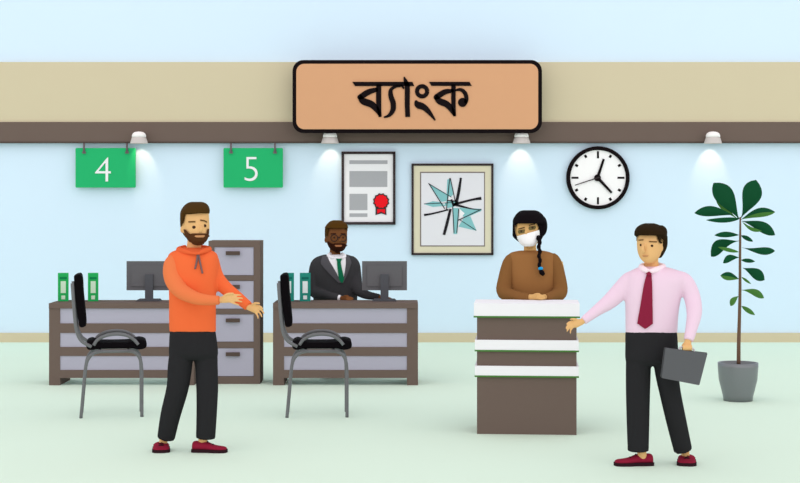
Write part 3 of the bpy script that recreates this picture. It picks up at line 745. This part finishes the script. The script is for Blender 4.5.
HRW = mat('hair_black', (18, 13, 16), var=.05, scale=40)
m = MB(); f.loft(m, [(210.2,523,535,6,14),(211.5,519,539,-1,20),(215,515.5,543,-8,25),(219.5,513,545.5,-12,28),(222.4,512.6,546.5,-13.5,29),(223.4,512.6,547,-13,29),(224.4,512.6,547,4,29),(232,512.5,546.5,6,28),(237,513,543,8,25),(243,520,540,12,20)])
f.ball(m, 542, 226, 14, 5.5, 10.5, 9)
f.patch(m, [(221,512.8,517.6),(230,512.6,515.8),(236,513.6,516.6),(238.6,515.6,518.2)], f.surf(HW, 1.0), t=.8, nx=4)
f.patch(m, [(221,535.8,545.5),(226,538,545.5),(232,539.4,544.5),(238,539.4,542.5)], lambda x, y: f.surf(HW, 1.0)(min(x, 539.5), y), t=.9, nx=5)
fuse(m, 'hair', HRW, t, .0055, 2)
hs = f.surf(HW); GLS = mat('eye_shadow_grey', (112, 100, 62))
SAT = [(250.5,520,543,-1,12),(252.5,511,551,-5,15),(256,508.5,556,-8,16),(265,508,557.5,-10,17),(280,509,556.5,-12,17),(300,509,557,-12,17),(325,509,557,-12,18),(340,508,558,-11,18)]
m = MB()
for k in range(7):
    y = 238+k*4.5; f.ball(m, 539+.12*k+(.5 if k % 2 else -.5), y, -9.5-.9*k, 2.4-.08*k, 3.1, 2.2, n=10)
fuse(m, 'braid', HRW, t, .006, 1)
m = MB(); f.ball(m, 540.6, 268.5, -15, 2.5, 1.9, 2.3); m.build('hair_tie', mat('tie_blue', (40, 165, 225)), t)
m = MB(); f.limb(m, [(540.5,269,-15,1.2),(541.5,272,-15.3,2.6),(544,275,-15.3,1.6)], n=10); m.build('braid_tip', HRW, t)
m = MB(); f.patch(m, [(236.8,516.8,524),(236.6,517,540.2,-7),(240.5,518.2,540,-4.2),(244.6,521,537,-2),(246.6,525,534,-.5)], f.surf(HW, 1.0), t=.9, nx=14)
m.build('face_mask', mat('mask_white', (252, 252, 252)), t)
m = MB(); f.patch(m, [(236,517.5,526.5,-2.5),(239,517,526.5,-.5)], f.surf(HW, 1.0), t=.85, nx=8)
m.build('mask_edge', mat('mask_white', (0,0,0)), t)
for (x, y) in ((521.6, 231.6), (532.3, 228)):
    m = MB(); f.patch(m, [(y-1.5,x-3.0,x+3.0,-.9),(y+.2,x-3.8,x+3.8,-.9),(y+2.3,x-2.8,x+2.8,-.9)], hs, t=.5, nx=6); m.build('eye_surround', GLS, body)
    m = MB(); f.patch(m, [(y-3.0,x-3.4,x+3.0,-1.6),(y-2.1,x-3.4,x+3.0,-1.6)], hs, t=.6, nx=6); m.build('eyebrow', HRW, body)
    m = MB(); f.ball(m, x, y-.4, hs(x, y)-.2, 1.3, 1.2, .8); m.build('eye', EYE, body)
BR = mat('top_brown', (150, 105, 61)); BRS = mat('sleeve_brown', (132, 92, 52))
m = MB(); f.loft(m, SAT, e=2.3); fuse(m, 'top', BR, t, .008, 3)
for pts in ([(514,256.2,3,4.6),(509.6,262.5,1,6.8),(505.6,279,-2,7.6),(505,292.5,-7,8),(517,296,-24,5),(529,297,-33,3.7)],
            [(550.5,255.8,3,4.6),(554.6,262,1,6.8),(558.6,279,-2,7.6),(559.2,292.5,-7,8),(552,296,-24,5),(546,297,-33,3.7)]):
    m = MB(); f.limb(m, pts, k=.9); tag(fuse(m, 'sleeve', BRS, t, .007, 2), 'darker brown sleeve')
m = MB(); f.loft(m, [(328,509,557,-11,17),(340,509,557,-12,18),(350,514,552,-9,14)], e=2.3)
f.limb(m, [(522,340,2,11),(521,370,2,10),(520,gy-12,4,7)]); f.limb(m, [(544,340,2,11),(545,370,2,10),(546,gy-12,4,7)]); fuse(m, 'trousers', TRO, t, .01, 2)
for px in (520, 546): shoe(t, P(px, 0, YW).x, YW+.08, -90, .24, .09, BLK, SOLE, hgt=.07)

# ---- seated man in a suit
YS = DY+DD+.27; f = Fig(YS); gy = HZ+H*f.s
t = thing('person', (P(335, 0, YS).x, YS, 0), 'bearded person in a dark suit and green tie with glasses, seated behind the desk', 'person')
HS = [(221.5,332,341,4,12),(223.5,328,345,-3,16),(228,326.4,347,-6,18),(236,326.2,347.2,-8,18),(243,327,347,-8.5,16),(248,329.5,344.8,-8,12),(251,333,341.5,-5,6)]
SKD = mat('skin_deep', (121, 78, 46))
m = MB(); f.loft(m, HS)
f.limb(m, [(335.5,245,4,5.2),(335,252,5,5.4),(335,261,5,6)])
f.limb(m, [(339.8,237,-7.5,.9,.9),(340.2,240.5,-9.8,1.4,1.4)], round_end=True)
f.ball(m, 325.9, 240, 6, 1.5, 3, 2)
f.loft(m, [(257,325,346,-3,10),(262,317,353,-5,11),(280,318,352,-7,11),(300,319,352,-7,12),(318,318,352,-8,14),(327,320,350,-8,13)])
f.limb(m, [(315.5,263,2,4),(313.6,278,1,3.6),(315,291,-4,3.4),(328,295.8,-18,2.6),(341,298.2,-25,2.2)])
f.limb(m, [(354,263,2,4),(355.4,276,1,3.6),(356.8,287,-6,3.6),(366,294.4,-16,2.8),(380,297.5,-25,2.2)])
for x0, x1 in ((328, 323), (343, 349)):
    f.limb(m, [(x0,321,2,7.5),(x0+(x1-x0)*.6,323,-20,6.4),(x1,327,-36,5.2),(x1,345,-28,5),(x1,gy-5,-2,3.4)])
    f.limb(m, [(x1,gy-5,-2,3.0),(x1,gy-2.5,-8,2.4)])
hand(f, m, (341,298.2,-25,2.2), (345,298.2,-27,2.4), [
    [(346,297.2,-28),(349.5,297.1,-29),(352.5,297.8,-29)], [(346,298.2,-28),(350,298.3,-30),(353.5,298.8,-30)], [(346,299,-29),(349.5,299.3,-31),(352.5,299.7,-31)], [(345.5,299.5,-30),(348.5,300.1,-32),(351,300.3,-32)]],
    [(342.5,297.2,-26),(345,295.9,-28),(348,295.8,-28)], fr=.8)
hand(f, m, (380,297.5,-25,2.2), (384,298,-27,2.4), [
    [(385,297.2,-28),(388,297.4,-29),(391,298.2,-29)], [(385,298,-29),(388.5,298.4,-30),(392,299,-30)], [(385,298.8,-29),(388,299.4,-31),(391,299.8,-31)], [(384.5,299.4,-30),(387,300,-32),(389,300.3,-32)]],
    [(381.5,296.8,-26),(384,295.9,-28),(386.5,296,-28)], fr=.8)
body = fuse(m, 'body', SKD, t, .0055, 3)
HRS = mat('hair_deep_brown', (78, 52, 14), var=.04, scale=40); BDS = mat('beard_deep', (52, 24, 14))
m = MB(); f.loft(m, [(220.2,333,340,6,11),(221.3,330,343.5,-1,15),(224,327,346.6,-7,19),(227,325,348,-9.5,20.5),(228.4,324.8,348,-9.5,20.5),(229.2,324.8,347.6,4,20.5),(238,325,346.5,5,20),(245,328,344,8,17)])
f.patch(m, [(227,325,329.2),(233,325.4,328),(236.5,325.8,327.6)], f.surf(HS, .9), t=.6, nx=4)
f.patch(m, [(227,345.2,348),(231,346.4,347.9)], f.surf(HS, .9), t=.6, nx=3)
fuse(m, 'hair', HRS, t, .0055, 2)
m = MB(); hb = f.surf(HS, .5)
f.patch(m, [(241.5,327.2,329),(243.6,327.5,332),(244.6,328,346.4),(247,328.8,345.8),(249.6,331,344.4),(251.4,333.5,342)], hb, t=.9, nx=16)
f.patch(m, [(243.4,334.4,344.6),(244.8,331,346.4)], hb, t=1.0, nx=10); f.limb(m, [(337.5,249,-4,4.6,3.6),(337.5,251.3,-2,3,2.6)])
m.build('beard', BDS, t)
hs = f.surf(HS)
face_bits(f, body, hs, [(330.5,336,233.4,1,-.3),(341,345.6,233.2,1,.3)], [(334.3,237.6,1.1),(343,237.6,1.1)], None, BDS)
m = MB(); f.patch(m, [(244.9,335.2,341.6),(245.8,334.8,342),(246.8,336.2,340.8)], f.surf(HS, .5), t=1.6, nx=8); m.build('mouth', mat('lips_deep', (170, 112, 76)), body)
m = MB(); GL = mat('glasses_dark', (58, 46, 42))
for cx in (334.2, 343.2):
    pp = [(cx+3.5*math.cos(math.radians(a)), 238+3.4*math.sin(math.radians(a))) for a in range(0, 361, 20)]
    f.limb(m, [(x, y, hs(x, 238)-1.6, .42) for x, y in pp], n=6, sub=1)
f.limb(m, [(337.6,237.5,-9.8,.42),(339.8,237.5,-9.8,.42)], n=6); f.limb(m, [(330.7,237.5,-5,.42),(327.5,237.3,0,.42),(325.6,237.5,7,.42)], n=6)
m.build('glasses', GL, t)
JK = mat('jacket_charcoal', (62, 62, 64)); JL = mat('lapel_grey', (84, 84, 88)); GT = mat('tie_green', (22, 112, 76))
TS = [(254.5,324,347,0,11),(257,317,354,-5,14),(261,313.5,357,-8,15),(270,312,357.5,-10,15),(285,312.5,358,-11,15),(305,313.5,357,-11,16),(322,314,356,-11,17)]
m = MB(); f.loft(m, TS, e=2.3)
f.limb(m, [(321,259.5,4,4.4),(316.2,265,2,6),(314.3,278,1,6.2),(315,292,-4,6.2),(328,295.5,-18,4.4),(339,297.8,-25,3.4)], k=.9)
f.limb(m, [(349.5,258.8,4,4.4),(353.8,264.5,2,6),(355.4,276,1,6.2),(356.8,287.5,-6,6.4),(366,294.6,-16,4.6),(379.5,297,-25,3.0)], k=.9)
fuse(m, 'suit_jacket', JK, t, .007, 3)
js = f.surf(TS, 0, 2.3)
m = MB(); f.patch(m, [(254.6,326.4,346.2),(260,328.2,346.2),(268,332.4,346),(275,336.2,344.8),(282.6,340.8,342.6)], lambda x, y: js(x, y), t=1.2, nx=10)
f.limb(m, [(330,254.5,2,2.4),(329,256.5,-4,2.2),(334,258.5,-8.5,1.3)]); f.limb(m, [(342,254.5,2,2.2),(344.5,256.5,-4,2),(341.5,258.5,-8.5,1.3)])
m.build('shirt', WHITE, t)
m = MB(); f.patch(m, [(261.5,337,340.6),(268,337.4,341.8),(276,338.4,343.6),(280,339.4,343.8),(282.8,341.6,342.4)], js, t=2.0, nx=6)
f.patch(m, [(258.6,336,342),(262,337.2,340.8)], js, t=2.6, nx=6); m.build('necktie', GT, t)
for rows in ([(255.5,322.6,327),(262,320.8,330),(266,322.6,332.5),(274,329.6,337),(282.8,338.5,341.4)], [(255.5,345.6,348.6),(262,345.8,351.4),(266,345.6,350.4),(274,344.4,347.6),(282.8,342,343.4)]):
    m = MB(); f.patch(m, rows, js, t=1.6, nx=6); m.build('lapel', JL, t)
m = MB(); f.limb(m, [(338.4,297.7,-25,2.9),(340.4,298.1,-25.6,2.8)]); m.build('shirt_cuff', WHITE, t)
m = MB()
for x0, x1 in ((328, 323), (343, 349)): f.limb(m, [(x0,319,4,9.5),(x0+(x1-x0)*.6,322.5,-20,8),(x1,326.5,-36,7),(x1,345,-28,6.4),(x1,gy-8,-2,5)])
fuse(m, 'trousers', JK, t, .009, 2)
for px in (323, 349): shoe(t, P(px, 0, YS).x, YS+.05, -90, .18, .08, BLK, SOLE, hgt=.07)
sx = P(335, 0, YS).x; sz = H-(330-HZ)/f.s
t = thing('office_stool', (sx, YS, 0), 'black stool under the suited man, behind the desk', 'stool')
m = MB(); lathe(m, (sx, YS+.02, 0), [(.17, sz-.06), (.2, sz-.04), (.2, sz-.012), (.17, sz)], 28); m.build('seat', BLK, t)
m = MB(); lathe(m, (sx, YS+.02, 0), [(.03, .05), (.03, sz-.058)], 14); m.build('column', FRM, t)
m = MB(); lathe(m, (sx, YS+.02, 0), [(.13, 0), (.13, .02), (.05, .05)], 28); m.build('base', FRM, t)

for o in bpy.data.objects:
    if '_o' in o: del o['_o']
